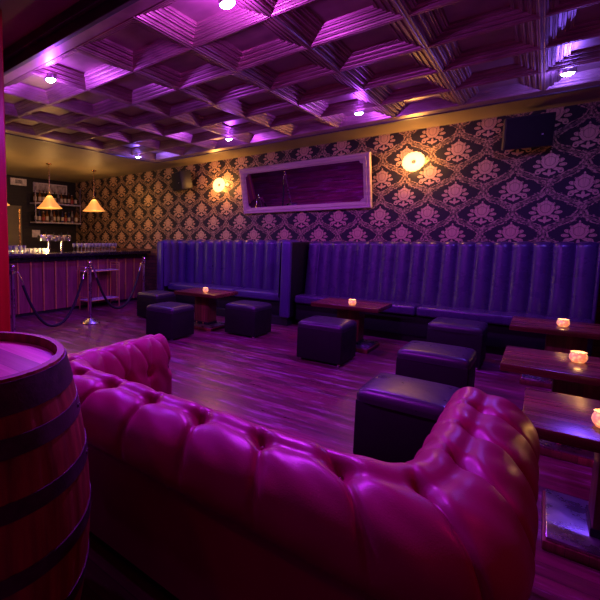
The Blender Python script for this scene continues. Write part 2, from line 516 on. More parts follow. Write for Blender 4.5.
for loc, p in (((2.6, 3.6, .35), 30), ((1.2, -2.2, .35), 130)):
    add_light('SPOT', 'added ceiling fill', loc, (.34, .015, .8), p, .15, 150, .9, (PI, 0, 0))  # unseen upward spots, added to brighten the ceiling

# pendants over the bar
m_shade = MatB('lit amber glass shade').set(color=(.8, .45, .18), rough=.35, emis=(1.0, .36, .08), estr=.6).m
m_bulb = glow('pendant bulb', (1, .62, .25), 26)
pend0 = None
for k, (y, lab) in enumerate(((4.90, 'cone glass pendant lamp hanging before the back bar shelves'), (6.08, 'cone glass pendant lamp hanging nearest the wallpapered wall'), (3.72, 'cone glass pendant lamp half hidden by the red pillar'))):
    x = -7.15
    if pend0 is None:
        t = pend0 = thing('pendant_lamp', lab, 'pendant lamp', (x, y, ZC), 'pendants over the bar')
        bm = lathe(B(), [(0, 0), (.06, 0), (.055, -.02), (.012, -.035)], x, y, ZC, 20); obj('ceiling_canopy', bm, m_brass, t, 50)
        bm = tube(B(), [(x, y, ZC - .03), (x, y, 2.30)], .007, 8); obj('stem', bm, m_brass, t, 60)
        bm = lathe(B(), [(0, .09), (.025, .085), (.035, .04), (.045, 0), (0, 0)], x, y, 2.22, 20); obj('socket', bm, m_brass, t, 40)
        bm = lathe(B(), [(.045, .25), (.06, .235), (.13, .13), (.235, .015), (.26, 0), (.252, 0), (.225, .012), (.12, .125), (.05, .225)], x, y, 1.99, 32, close=True); obj('shade', bm, m_shade, t, 40)
        bm = lathe(B(), [(0, -.11), (.03, -.10), (.042, -.06), (.03, -.02), (.02, 0), (0, 0)], x, y, 2.20, 16); obj('bulb', bm, m_bulb, t, 60)
    else:
        dup(pend0, None, (x, y, ZC), None, lab)
    add_light('POINT', 'pendant glow', (x, y, 2.02), (1, .50, .14), 6, .05)
    add_light('POINT', 'pendant upglow', (x, y, 2.36), (1, .50, .14), 11, .08)

# ------------------------------------------------------------------ wall fittings
m_sconce = MatB('lit fluted glass').set(color=(.22, .13, .05), rough=.3, emis=(1, .60, .26), estr=2.1).m
sc0 = None
for x, z, lab in ((-4.49, 2.40, 'round fluted glass wall light glowing left of the mirror'), (-1.36, 2.43, 'round fluted glass wall light glowing right of the mirror')):
    yb = YW
    if sc0 is None:
        t = sc0 = thing('wall_sconce', lab, 'wall light', (x, yb, z), 'round wall sconces')
        def facing(bm):
            bmesh.ops.rotate(bm, verts=bm.verts, cent=(0, 0, 0), matrix=Matrix.Rotation(PI / 2, 3, 'X'))
            bmesh.ops.translate(bm, verts=bm.verts, vec=(x, yb, z)); return bm
        flut = lambda a, zz: 1 + .05 * abs(math.sin(a * 8))
        obj('back_plate', facing(lathe(B(), [(0, .001), (.07, .001), (.065, .02), (.02, .03), (.015, .07), (0, .07)], n=24)), m_brass, t, 40)
        obj('glass_dish', facing(lathe(B(), [(.018, .075), (.05, .07), (.09, .078), (.122, .095), (.130, .10), (.124, .104), (.09, .088), (.05, .08), (.018, .085)], n=64, fn=flut, close=True)), m_sconce, t, 60)
        obj('knob', facing(lathe(B(), [(0, .10), (.018, .098), (.024, .088), (.02, .07), (0, .07)], n=20)), m_black_metal, t, 50)
    else:
        dup(sc0, None, (x, yb, z), None, lab)
    add_light('POINT', 'sconce glow', (x, YW - .24, z), (1, .42, .09), 15, .07)
    for ox, oz in ((.09, 0), (-.09, 0), (0, .09), (0, -.09)):
        add_light('POINT', 'sconce wall glow', (x + ox, YW - .07, z + oz), (1, .42, .09), 3.6, .02)

def rotated(bm, c, ang, axis='Z'):
    bmesh.ops.rotate(bm, verts=bm.verts, cent=c, matrix=Matrix.Rotation(ang, 3, axis)); return bm
for x, z, w, h, rz, lab in ((-.23, 2.60, .42, .36, .12, 'black box speaker on the wallpaper right of the sconce'), (-5.26, 2.54, .40, .36, -.45, 'black box speaker on the wallpaper at the far left')):
    t = thing('wall_speaker', lab, 'speaker', (x, YW, z), 'wall speakers')
    c = (x, 6.80, z)
    def rx(bm): return rotated(rotated(bm, c, .16, 'X'), c, rz)
    obj('cabinet', rx(box(B(), x - w / 2, x + w / 2, 6.68, 6.92, z - h / 2, z + h / 2, .012)), m_black_plastic, t, 40)
    obj('grille', rx(box(B(), x - w / 2 + .015, x + w / 2 - .015, 6.668, 6.685, z - h / 2 + .015, z + h / 2 - .015, .004)), m_grille, t, 40)
    bm = B(); tube(bm, [(x, YW - .005, z), (x, 6.88, z)], .02); box(bm, x - .05, x + .05, YW - .015, YW - .001, z - .07, z + .07, .003)
    obj('bracket', bm, m_black_metal, t, 40)
    obj('logo_badge', rx(box(B(), x + w / 2 - .10, x + w / 2 - .085, 6.664, 6.67, z - .05, z - .035, .002)), m_steel, t)

# leaning mirror
t = thing('wall_mirror', 'wide mirror in a pale moulded frame tilting off the wallpaper', 'mirror', (-2.91, YW, 1.83))
mx0, mx1, mh = -3.97, -1.86, .815
tilt = math.asin(.21 / mh)
def lean(bm):
    bmesh.ops.rotate(bm, verts=bm.verts, cent=(0, 0, 0), matrix=Matrix.Rotation(tilt, 3, 'X'))
    bmesh.ops.translate(bm, verts=bm.verts, vec=(0, YW - .035, 1.83)); return bm
def frame_ring(bm, x0, x1, z0, z1, prof):
    rings = []
    for o, dy in prof:
        rings.append([bm.verts.new(c) for c in ((x0 + o, dy, z0 + o), (x1 - o, dy, z0 + o), (x1 - o, dy, z1 - o), (x0 + o, dy, z1 - o))])
    for A, C in zip(rings[:-1], rings[1:]):
        for k in range(4):
            l = (k + 1) % 4; bm.faces.new((A[k], A[l], C[l], C[k]))
    return bm
bm = frame_ring(B(), mx0, mx1, 0, mh, [(0, .02), (0, -.012), (.012, -.03), (.028, -.03), (.034, -.022), (.048, -.022), (.056, -.034), (.082, -.03), (.09, -.014), (.10, -.012), (.106, -.002), (.106, .02)])
for cx, cz in ((mx0 + .106, .106), (mx1 - .106, .106), (mx0 + .106, mh - .106), (mx1 - .106, mh - .106)):
    sx = 1 if cx < -3 else -1; sz = 1 if cz < .4 else -1
    vs = [bm.verts.new(c) for c in ((cx, -.013, cz), (cx + sx * .045, -.013, cz), (cx + sx * .04, -.013, cz + sz * .02), (cx + sx * .02, -.013, cz + sz * .04), (cx, -.013, cz + sz * .045))]
    bm.faces.new(vs)
obj('frame', lean(bm), m_frame, t)
bm = box(B(), mx0 + .09, mx1 - .09, .0, .012, .09, mh - .09); obj('mirror_glass', lean(bm), m_mirror, t)

# ------------------------------------------------------------------ upholstered banquettes
def fillet_path(pts, rad, step=.012):
    pts = [Vector(p) for p in pts]; out = []
    def seg(a, b):
        n = max(1, int((b - a).length / step))
        for i in range(n): out.append(a.lerp(b, i / n))
    cur = pts[0]
    for i in range(1, len(pts) - 1):
        p = pts[i]; d0 = (pts[i - 1] - p).normalized(); d1 = (pts[i + 1] - p).normalized()
        a = p + d0 * rad; b = p + d1 * rad
        seg(cur, a)
        c = p + (d0 + d1) * rad
        n = max(3, int(rad * 1.57 / step))
        a0 = a - c; b0 = b - c
        for k in range(n):
            th = (PI / 2) * k / n
            out.append(c + a0 * math.cos(th) + b0 * math.sin(th))
        cur = b
    seg(cur, pts[-1]); out.append(pts[-1])
    return out

def channel_back(path, width, prof, amp):
    """path: 2-D points, seat side to the right-hand normal; prof: (offset to seat side, z, bulge weight)"""
    n = len(path); L = [0]
    for i in range(1, n): L.append(L[-1] + (path[i] - path[i - 1]).length)
    N = max(1, round(L[-1] / width)); w = L[-1] / N
    bm = B(); P = []
    for i, p in enumerate(path):
        tdir = (path[min(i + 1, n - 1)] - path[max(i - 1, 0)]).normalized()
        nrm = Vector((tdir.y, -tdir.x))
        f = (L[i] / w) % 1.0
        if i == n - 1: f = 1.0
        bulge = amp * (1 - abs(2 * f - 1) ** 2.6)
        row = []
        for o, z, k, kz in prof:
            q = p + nrm * (o + bulge * k)
            row.append((q.x, q.y, z + bulge * kz))
        P.append(row)
    grid(bm, P)
    return bm

def arcprof(o0, o1, ztop, zbot, back):
    pr = []
    for i in range(9):
        s = i / 8; pr.append((o0 + (o1 - o0) * s, zbot + (ztop - .05 - zbot) * s, 1 if i else .6, 0))
    for i in range(1, 6):
        th = PI / 2 * i / 5
        pr.append((o1 - .04 * (1 - math.cos(th)), ztop - .05 + .05 * math.sin(th), math.cos(th), .5 * math.sin(th)))
    pr += [(o1 - .08, ztop, 0, .35), (-back + .02, ztop - .002, 0, 0), (-back, ztop - .02, 0, 0), (-back, zbot, 0, 0)]
    return pr

# curved-corner booth against the back wall
bx0, bx1, byf = -5.45, -2.74, 6.25
t = thing('booth_seat', 'tall blue leather booth with channelled back below the left wall light', 'booth', ((bx0 + bx1) / 2, 6.65, 0))
path = fillet_path([(bx0 + .15, byf + .03), (bx0 + .15, 6.85), (bx1 - .15, 6.85), (bx1 - .15, byf + .03)], .20)
bm = channel_back(path, .215, arcprof(.03, .02, 1.325, .44, .12), .058)
obj('channelled_back', bm, m_leather_blue, t, 70)
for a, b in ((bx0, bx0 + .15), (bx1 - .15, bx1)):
    bm = box(B(), a, b, byf + .06, YW - .01, .13, 1.318, .02, 3); obj('shaded_side_panel', bm, m_vinyl_and_shade, t, 50)  # outer wing sides: shade painted in as darker vinyl
    bm = box(B(), a - .003, b + .003, byf, byf + .085, .13, 1.325, .035, 4); obj('end_roll', bm, m_leather_blue, t, 50)
sx = -3.78
for a, b in ((bx0 + .17, sx - .003), (sx + .003, bx1 - .17)):
    bm = box(B(), a, b, 6.38, 6.84, .36, .495, .035, 4); obj('seat_cushion', bm, m_leather_blue, t, 50)
bm = box(B(), bx0 + .14, bx1 - .14, 6.44, 6.9, .12, .36, .006); obj('seat_base', bm, m_vinyl_and_shade, t, 40)
bm = box(B(), bx0 + .04, bx1 - .04, byf + .07, 6.95, 0, .13, .004); obj('plinth', bm, m_plinth, t)

# long bench to the right
gx0, gx1 = -2.71, .425
t = thing('wall_bench', 'long violet leather bench with channelled back along the wallpapered wall', 'bench', ((gx0 + gx1) / 2, 6.7, 0))
path = fillet_path([(gx0 + .02, 6.83), (gx1, 6.83)], .1)
bm = channel_back(path, .175, arcprof(.11, .0, 1.315, .44, .17), .036)
obj('channelled_back', bm, m_leather_blue2, t, 70)
bm = box(B(), gx1 - .01, gx1 + .02, 6.68, YW - .01, .10, 1.30, .012, 2); obj('end_panel', bm, m_leather_blue2, t, 50)
for a, b in ((gx0 + .01, -1.12), (-1.114, gx1)):
    bm = box(B(), a, b, 6.36, 6.80, .37, .495, .032, 4); obj('seat_cushion', bm, m_leather_blue2, t, 50)
bm = box(B(), gx0 + .01, gx1, 6.43, 6.9, .10, .37, .006); obj('seat_base', bm, m_vinyl_and_shade, t, 40)
bm = box(B(), gx0 + .03, gx1 - .02, 6.48, 6.9, 0, .10); obj('plinth', bm, m_plinth, t)

# ------------------------------------------------------------------ ottomans
def ottoman(x, y, lab, w=.475, d=.50, h=.455):
    t = thing('cube_ottoman', lab, 'ottoman', (x, y, 0), 'cube ottomans')
    bm = box(B(), x - w / 2, x + w / 2, y - d / 2, y + d / 2, .022, h - .075, .012, 3); obj('body', bm, m_vinyl_and_shade, t, 40)
    # puffed top pad
    bm = B(); n = 14; P = []
    for i in range(n + 1):
        row = []
        for j in range(n + 1):
            u = 2 * i / n - 1; v = 2 * j / n - 1
            u = math.copysign(abs(u) ** .75, u); v = math.copysign(abs(v) ** .75, v)
            ed = max(abs(u), abs(v))
            rnd = (1 - abs(u) ** 6) ** .5 * (1 - abs(v) ** 6) ** .5
            rnd = max(0, rnd) ** .6
            ww = w / 2 + .004 - .012 * (1 - rnd) * 0; dd = d / 2 + .004
            k = 1 - .045 * (abs(u) * abs(v)) ** 6
            row.append((x + u * ww * k, y + v * dd * k, h - .035 + .030 * rnd + .010 * (1 - u * u) * (1 - v * v)))
        P.append(row)
    V = grid(bm, P)
    rim = [V[i][0] for i in range(n)] + [V[n][j] for j in range(n)] + [V[i][n] for i in range(n, 0, -1)] + [V[0][j] for j in range(n, 0, -1)]
    low = [bm.verts.new((v.co.x, v.co.y, h - .085)) for v in rim]
    mid = [bm.verts.new((x + (v.co.x - x) * 1.006, y + (v.co.y - y) * 1.006, h - .06)) for v in rim]
    for A, C in ((rim, mid), (mid, low)):
        for i in range(len(A)):
            j = (i + 1) % len(A); bm.faces.new((A[i], A[j], C[j], C[i]))
    bm.faces.new(low[::-1])
    obj('seat_pad', bm, m_leather_black, t, 65)
    for sx in (-1, 1):
        for sy in (-1, 1):
            bm = lathe(B(), [(0, 0), (.014, 0), (.016, .022), (0, .022)], x + sx * (w / 2 - .035), y + sy * (d / 2 - .035), 0, 12)
            obj('foot', bm, m_chrome, t, 40)
    return t
o0 = ottoman(-3.66, 4.50, 'black cube ottoman directly in front of the booth table, left of centre')
for x, y, lab in ((-2.96, 5.42, 'black cube ottoman at the right end of the booth, beside its table'),
                  (-4.74, 5.44, 'black cube ottoman at the far left, next to the rope stanchion'),
                  (-1.68, 4.88, 'black cube ottoman standing alone mid floor before the second table'),
                  (-.52, 2.98, 'large looking black cube ottoman nearest the chesterfield arm'),
                  (-.575, 4.23, 'black cube ottoman in the middle of the right-hand row of three'),
                  (-.62, 5.80, 'black cube ottoman farthest back of the right-hand row, before the bench')):
    dup(o0, None, (x, y, 0), None, lab)

# ------------------------------------------------------------------ pedestal tables
TZ = .56
def table(x, y, lab):
    t = thing('pedestal_table', lab, 'table', (x, y, 0), 'low pedestal tables')
    w, d = .76, .64
    obj('table_top', box(B(), x - w / 2, x + w / 2, y - d / 2, y + d / 2, TZ - .05, TZ, .006, 2), m_table, t, 40)
    obj('column', box(B(), x - .13, x + .13, y - .11, y + .11, .062, TZ - .05, .006, 2), m_table_leg, t, 40)
    br = obj('bracket', box(B(), x - .136, x + .136, y - .116, y + .116, .062, .10, .003), m_black_metal, t)
    for bx in (-.08, .04):
        bmx = lathe(B(), [(0, .012), (.008, .010), (.012, .004), (.012, 0), (0, 0)], 0, 0, 0, 10)
        rotated(bmx, (0, 0, 0), PI / 2, 'X'); bmesh.ops.translate(bmx, verts=bmx.verts, vec=(x + bx, y - .116, .081))
        obj('bolt', bmx, m_bolt, br, 50)
    bm = B(); box(bm, x - .28, x + .28, y - .26, y + .26, .0, .045, .006)
    obj('base', bm, m_table_leg, t, 40)
    obj('base_plate', box(B(), x - .27, x + .27, y - .25, y + .25, .045, .062, .005), m_steel, t, 40)
    return t
t0 = table(-3.67, 5.38, 'low wooden pedestal table in front of the blue booth')
for x, y, lab in ((-1.68, 5.68, 'low wooden pedestal table at the left end of the long bench'),
                  (.20, 5.56, 'low wooden pedestal table at the right, farthest back before the bench'),
                  (.23, 3.87, 'low wooden pedestal table at the right, middle of the row of three'),
                  (.36, 2.74, 'low wooden pedestal table at the right edge, nearest the chesterfield')):
    dup(t0, None, (x, y, 0), None, lab)

# tea lights
def candle_mat():
    M = MatB('lit mosaic glass').set(color=(.8, .45, .3), rough=.25)
    v = M.coords(); vo = M.node('ShaderNodeTexVoronoi'); vo.inputs['Scale'].default_value = 55; M.link(v, vo.inputs['Vector'])
    M.link(M.ramp(vo.outputs['Distance'], [(.2, (1, .52, .18)), (.6, (.75, .18, .07))]), M.bsdf.inputs['Emission Color'])
    M.bsdf.inputs['Emission Strength'].default_value = 1.15
    return M.m
m_votive = candle_mat()
m_flame = glow('candle flame', (1, .62, .2), 30)
m_wax = glow('lit wax', (1, .5, .15), 2.5)
def votive(x, y, lab):
    t = thing('votive_candle', lab, 'candle', (x, y, TZ), 'tea lights on the tables')
    bm = lathe(B(), [(0, 0), (.028, 0), (.038, .015), (.043, .032), (.040, .050), (.035, .060), (.039, .067), (.036, .068), (.032, .060), (.036, .049), (.039, .032), (.035, .018), (.026, .006), (0, .006)], x, y, TZ, 24)
    obj('glass_holder', bm, m_votive, t, 60)
    bm = lathe(B(), [(0, .03), (.02, .03), (.02, .008), (0, .008)], x, y, TZ, 14); obj('wax', bm, m_wax, t, 40)
    bm = lathe(B(), [(0, .032), (.006, .04), (.004, .052), (0, .062)], x, y, TZ, 10); obj('flame', bm, m_flame, t, 60)
    return t

c0 = votive(-3.60, 5.27, 'lit tea light in a glass holder on the booth table')
cands = [(-3.60, 5.27), (-1.61, 5.48), (.17, 5.47), (.205, 3.93), (.235, 2.62)]
for (x, y), lab in zip(cands[1:], ('lit tea light in a glass holder on the table at the bench\'s left end', 'lit tea light in a glass holder on the farthest right-hand table',
                                   'lit tea light in a glass holder on the middle right-hand table', 'lit tea light in a glass holder cut by the right edge, on the nearest table')):
    dup(c0, None, (x, y, TZ), None, lab)
for x, y in cands:
    add_light('POINT', 'candle glow', (x, y, TZ + .085), (1, .45, .12), .35, .012)

# ------------------------------------------------------------------ chesterfield sofa
def chesterfield():
    xl, xr, yo, yfl, yfr = -1.875, .032, 1.005, 1.965, 2.13
    yf = yfl
    prof0 = [(.285, .36), (.284, .46), (.282, .56), (.274, .64), (.252, .708), (.215, .748), (.180, .752), (.148, .742), (.115, .735), (.075, .716), (.036, .680), (.010, .635), (.0, .585), (.012, .54), (.04, .51), (.062, .49), (.066, .45), (.066, .30), (.066, .10)]
    # resample by Catmull-Rom then arc length
    pts = []
    for i in range(len(prof0) - 1):
        p0 = np.array(prof0[max(i - 1, 0)]); p1 = np.array(prof0[i]); p2 = np.array(prof0[i + 1]); p3 = np.array(prof0[min(i + 2, len(prof0) - 1)])
        for k in range(12):
            s = k / 12
            pts.append(.5 * ((2 * p1) + (-p0 + p2) * s + (2 * p0 - 5 * p1 + 4 * p2 - p3) * s * s + (-p0 + 3 * p1 - 3 * p2 + p3) * s ** 3))
    pts.append(np.array(prof0[-1])); pts = np.array(pts)
    L = np.concatenate([[0], np.cumsum(np.linalg.norm(np.diff(pts, axis=0), axis=1))])
    nt = 120
    T = np.linspace(0, L[-1], nt)
    O = np.interp(T, L, pts[:, 0]); Zp = np.interp(T, L, pts[:, 1])
    ob = .150
    tb = T[np.argmin(np.abs(O[:75] - ob))]                      # crest button row
    t2 = T[np.argmin(np.abs(Zp[:50] - .565))]                   # lower inner row
    tend = T[[i for i in range(nt) if O[i] < .03][-1]]
    La, Lb = yfl - (yo + ob), (xr - ob) - (xl + ob)
    Lc = yfr - (yo + ob)
    step = .006
    na, nb, nc = int(La / step), int(Lb / step), int(Lc / step)
    pos = []; U = []
    for i in range(na):
        s = i / na
        pos.append(np.stack([xl + O, yf + (yo + O - yf) * s, Zp], 1)); U.append(La * s)
    for i in range(nb):
        s = i / nb
        pos.append(np.stack([xl + O + (xr - xl - 2 * O) * s, yo + O, Zp], 1)); U.append(La + Lb * s)
    for i in range(nc + 1):
        s = i / nc
        pos.append(np.stack([xr - O, yo + O + (yfr - yo - O) * s, Zp], 1)); U.append(La + Lb + Lc * s)
    P = np.array(pos); U = np.array(U)
    wgt = np.exp(-((U - La) / .22) ** 2) + np.exp(-((U - La - Lb) / .22) ** 2)
    wgt = np.clip(wgt, 0, 1)[1:-1, None, None]
    for _ in range(1100):
        P[1:-1] += .5 * wgt * (.5 * (P[2:] + P[:-2]) - P[1:-1])
    def normals(P):
        du = np.gradient(P, axis=0); dt = np.gradient(P, axis=1)
        n = np.cross(du, dt); n /= np.linalg.norm(n, axis=2, keepdims=True) + 1e-9
        return n
    N = normals(P)
    if N[len(U) // 2, np.argmin(np.abs(T - tb)), 2] < 0: N = -N
    # button layout in (u,t)
    rowA = [yfl - y for y in (1.86, 1.64, 1.42)]
    nB = round(Lb / .215)
    rowB = [La + Lb * k / nB for k in range(nB + 1)]
    rowC = [La + Lb + y - (yo + ob) for y in (1.44, 1.69, 1.94)]
    row1 = rowA + rowB + rowC
    row2 = [(a + b) / 2 for a, b in zip(row1[:-1], row1[1:])]
    row2 = [u for u in row2 if abs(u - La) > .13 and abs(u - La - Lb) > .13]
    row2 = [row1[0] - .12] + row2 + [row1[-1] + .12]
    UU, TT = np.meshgrid(U, T, indexing='ij')
    db = np.full(UU.shape, 9.); dp = np.full(UU.shape, 9.)
    def segd(u0, t0, u1, t1):
        dx, dy = u1 - u0, t1 - t0
        k = np.clip(((UU - u0) * dx + (TT - t0) * dy) / (dx * dx + dy * dy), 0, 1)
        return np.hypot(UU - u0 - k * dx, TT - t0 - k * dy)
    for u in row1:
        db = np.minimum(db, np.hypot(UU - u, TT - tb))
        dp = np.minimum(dp, segd(u, tb, u + .012 * math.sin(u * 9), tend))
        for v in row2:
            if abs(v - u) < .16: dp = np.minimum(dp, segd(u, tb, v, t2))
    for v in row2:
        db = np.minimum(db, np.hypot(UU - v, TT - t2))
        dp = np.minimum(dp, segd(v, t2, v, 0))
    fade = np.clip((tend - TT) / .10, 0, 1)
    act = np.where(TT < tend, np.maximum(fade, 0), 0)
    act = np.where(TT < tb, 1, act)
    depth = -.030 * np.exp(-(db / .034) ** 2) - .015 * np.exp(-(dp / .011) ** 1.4) * act * np.where(TT < tb, .25, 1) - .005 * np.exp(-dp / .05) * act
    depth += .008 * act - .007 * np.exp(-((TT - tb) / .022) ** 2)
    rng = np.random.default_rng(3)
    depth += .002 * np.sin(UU * 41 + 3 * np.sin(TT * 17)) * act
    Q = P + N * depth[..., None]
    bm = B(); grid(bm, [[tuple(c) for c in r] for r in Q])
    t = thing('chesterfield_sofa', 'oxblood leather chesterfield sofa with buttoned rolled back and arms', 'sofa', (-.915, 1.45, 0))
    obj('upholstered_back_and_arms', bm, m_leather_red, t, 180)
    # arm fronts
    for side, row in ((0, Q[0]), (1, Q[-1])):
        bm = B()
        ring = [bm.verts.new(tuple(c)) for c in row]
        xin = row[0][0]
        ring.append(bm.verts.new((xin, row[0][1], .10)))
        bm.faces.new(ring)
        r = bmesh.ops.extrude_face_region(bm, geom=list(bm.faces))
        nv = [g for g in r['geom'] if isinstance(g, bmesh.types.BMVert)]
        cen = sum((v.co for v in nv), Vector()) / len(nv)
        for v in nv:
            v.co.y += .022
            v.co.x = cen.x + (v.co.x - cen.x) * .93; v.co.z = cen.z + (v.co.z - cen.z) * .95
        obj('arm_front', bm, m_leather_red, t, 35)
    # seat cushions, base and feet
    cx0, cx1, cm = xl + .28, xr - .28, -.84
    for a, b in ((cx0 - .01, cm - .003), (cm + .003, cx1 + .01)):
        bm = box(B(), a, b, yo + .265, 1.87, .31, .45, .045, 5)
        obj('seat_cushion', bm, m_leather_red, t, 60)
    bm = box(B(), xl + .10, xr - .10, yo + .10, 1.84, .10, .315, .012); obj('seat_base', bm, m_leather_red, t, 40)
    for fx, fys in ((xl + .14, (yo + .14, yfl - .1)), (xr - .14, (yo + .14, yfr - .1))):
        for fy in fys:
            bm = lathe(B(), [(0, 0), (.022, 0), (.036, .03), (.038, .07), (.028, .10), (0, .10)], fx, fy, 0, 16); obj('bun_foot', bm, m_table_leg, t, 60)
    # buttons
    jb, j2 = int(np.argmin(np.abs(T - tb))), int(np.argmin(np.abs(T - t2)))
    for us, j in ((row1, jb), (row2, j2)):
        for u in us:
            i = int(np.argmin(np.abs(U - u)))
            c = Vector(Q[i, j]); n = Vector(N[i, j])
            bm = lathe(B(), [(0, .010), (.007, .008), (.0115, .002), (.011, -.004), (0, -.004)], 0, 0, 0, 14)
            bmesh.ops.transform(bm, verts=bm.verts, matrix=Matrix.Translation(c) @ n.to_track_quat('Z', 'Y').to_matrix().to_4x4())
            obj('button', bm, m_leather_red, t, 60)
chesterfield()

# ------------------------------------------------------------------ barrel
bxc, byc = -1.255, .525
t = thing('wine_barrel', 'upright oak barrel with dark iron hoops behind the sofa', 'barrel', (bxc, byc, 0))
def brad(z): return .315 + .078 * (1 - ((z - .5) / .5) ** 2)
NS = 22
stv = lambda a, z: 1 - .010 * math.exp(-((((a * NS / (2 * PI)) % 1) - .5) / .06) ** 2)
zs = [i / 24 for i in range(25)]
prof = [(brad(z), z) for z in zs] + [(brad(1) - .022, 1.0), (brad(1) - .024, .965), (0, .965)]
bm = lathe(B(), [(0, 0)] + prof[:-1], bxc, byc, 0, NS * 8, fn=stv)
obj('staves', bm, m_stave, t, 40)
bm = lathe(B(), [(0, .968), (brad(1) - .025, .968), (brad(1) - .025, .95), (0, .95)], bxc, byc, 0, 48); obj('head', bm, m_head, t, 40)
for z0, z1 in ((.915, .992), (.815, .862), (.665, .71), (.485, .53), (.30, .345), (.15, .195), (.008, .085)):
    pr = []
    for k in range(5):
        z = z0 + (z1 - z0) * k / 4; pr.append((brad(z) + .003, z))
    pr = [(brad(z0) - .002, z0)] + pr + [(brad(z1) - .002, z1)]
    bm = lathe(B(), pr, bxc, byc, 0, 72, close=False)
    hp = obj('hoop', bm, m_hoop, t, 40)
    if z0 in (.815, .665):
        for da in (0, .035):
            a = .75 + da; zc = (z0 + z1) / 2; r = brad(zc) + .003
            bmx = lathe(B(), [(0, .005), (.005, .004), (.007, 0)], 0, 0, 0, 10)
            bmesh.ops.transform(bmx, verts=bmx.verts, matrix=Matrix.Translation((bxc + r * math.cos(a), byc + r * math.sin(a), zc)) @ Vector((math.cos(a), math.sin(a), 0)).to_track_quat('Z', 'Y').to_matrix().to_4x4())
            obj('rivet', bmx, m_hoop, hp, 60)

# ------------------------------------------------------------------ bar
t = thing('bar_counter', 'dark topped bar with purple boarded front and gold battens', 'bar counter', (-6.7, 4.7, 0))
by0, by1, bxf = 2.2, 6.98, -6.42
m_barfront = wood('bar front boards', (.13, .022, .045), (.28, .06, .10), 'Z', .13, .4, .9, .02)
m_barback = m_plinth
obj('counter_top', box(B(), -7.15, bxf + .17, by0, by1, 1.045, 1.11, .01), m_bar_top, t, 40)
obj('front_panel', box(B(), bxf - .08, bxf, by0 + .05, by1, .06, 1.045), m_barfront, t)
obj('fascia', box(B(), bxf, bxf + .05, by0 + .05, by1, .965, 1.045, .004), m_bar_top, t)
obj('plinth', box(B(), bxf - .10, bxf - .03, by0 + .06, by1, 0, .06), m_plinth, t)
obj('carcass', box(B(), -7.1, bxf - .08, by0 + .06, by1, 0, 1.045), m_barback, t)
y = 2.40
while y < 6.6:
    obj('batten', box(B(), bxf, bxf + .022, y - .014, y + .014, .06, .965, .003), m_gold_trim, t)
    y += .262

# glasses and tap on the bar
def tumbler_bm(x, y, z, r=.038, h=.13):
    return lathe(B(), [(0, 0), (r * .8, 0), (r, h), (r - .003, h), (r * .8 - .003, .012), (0, .012)], x, y, z, 16)
def wine_bm(x, y, z):
    return lathe(B(), [(0, .0), (.033, .0), (.030, .004), (.006, .010), (.004, .075), (.010, .082), (.030, .10), (.036, .135), (.031, .172), (.0295, .172), (.034, .135), (.028, .102), (0, .088)], x, y, z, 16)
g0 = None; k = 0
for y in (3.50, 3.60, 3.70, 3.80, 3.90, 4.0):
    for x in (-6.78, -6.66):
        lab = 'tall clear glass in the brightly lit cluster at the left end of the bar'
        if g0 is None:
            g0 = tag(obj('highball_glass', tumbler_bm(0, 0, 0, .036, .14), m_glass, None, 60), lab, 'glass', 'tall glasses at the left of the bar'); g0.location = (x, y, 1.11)
        else: dup(g0, None, (x + random.uniform(-.01, .01), y, 1.11))
g1 = None
for y in (4.12, 4.22, 4.32, 4.42):
    for x in (-6.80, -6.68):
        lab = 'short clear tumbler between the tall glasses and the beer tap'
        if g1 is None:
            g1 = tag(obj('tumbler', tumbler_bm(0, 0, 0, .04, .085), m_glass, None, 60), lab, 'glass', 'short tumblers beside the beer tap'); g1.location = (x, y, 1.11)
        else: dup(g1, None, (x + random.uniform(-.01, .01), y, 1.11))
g2 = None
for y in [5.28 + .095 * i for i in range(12)]:
    for x in (-6.86, -6.72):
        lab = 'clear stemmed glass in the rows at the right end of the bar'
        if g2 is None:
            g2 = tag(obj('stemmed_glass', wine_bm(0, 0, 0), m_glass, None, 60), lab, 'glass', 'stemmed glasses at the right of the bar'); g2.location = (x, y, 1.11)
        else: dup(g2, None, (x + random.uniform(-.01, .01), y, 1.11))

t = thing('beer_tap', 'chrome bridge beer tap on two columns standing on the bar', 'beer tap', (-6.95, 4.88, 1.11))
obj('bridge', box(B(), -7.01, -6.89, 4.50, 5.24, 1.33, 1.45, .02, 3), m_steel, t, 40)
for y in (4.72, 5.03):
    obj('column', tube(B(), [(-6.95, y, 1.11), (-6.95, y, 1.34)], .035, 16), m_chrome, t, 40)
for y in (4.62, 4.80, 4.98, 5.14):
    hd = obj('spout', tube(B(), [(-6.89, y, 1.40), (-6.85, y, 1.40), (-6.83, y, 1.37), (-6.83, y, 1.32)], .010, 10), m_chrome, t, 60)
    obj('tap_handle', lathe(B(), [(0, .0), (.010, 0), (.014, .07), (.010, .09), (0, .09)], -6.87, y, 1.41, 12), m_black_metal, hd, 50)
t = thing('strip_light', 'bright warm light strip lying behind the tall glasses on the bar', 'light', (-6.92, 3.95, 1.11))
obj('channel', box(B(), -6.95, -6.91, 3.35, 4.48, 1.11, 1.135, .003), m_black_metal, t)
obj('diffuser', box(B(), -6.945, -6.915, 3.36, 4.47, 1.135, 1.15, .004), glow('strip diffuser', (1, .55, .16), 45), t)
t = thing('bar_lamp', 'small warm spot lamp shining on the bar beside the tap', 'lamp', (-6.52, 4.40, 1.11))
obj('base', lathe(B(), [(0, 0), (.03, 0), (.032, .012), (.02, .02), (0, .02)], -6.52, 4.40, 1.11, 18), m_brass, t, 40)
obj('glass', lathe(B(), [(.0, .02), (.024, .02), (.028, .05), (.022, .075), (0, .08)], -6.52, 4.40, 1.11, 18), glow('lamp glass', (1, .6, .2), 45), t, 60)
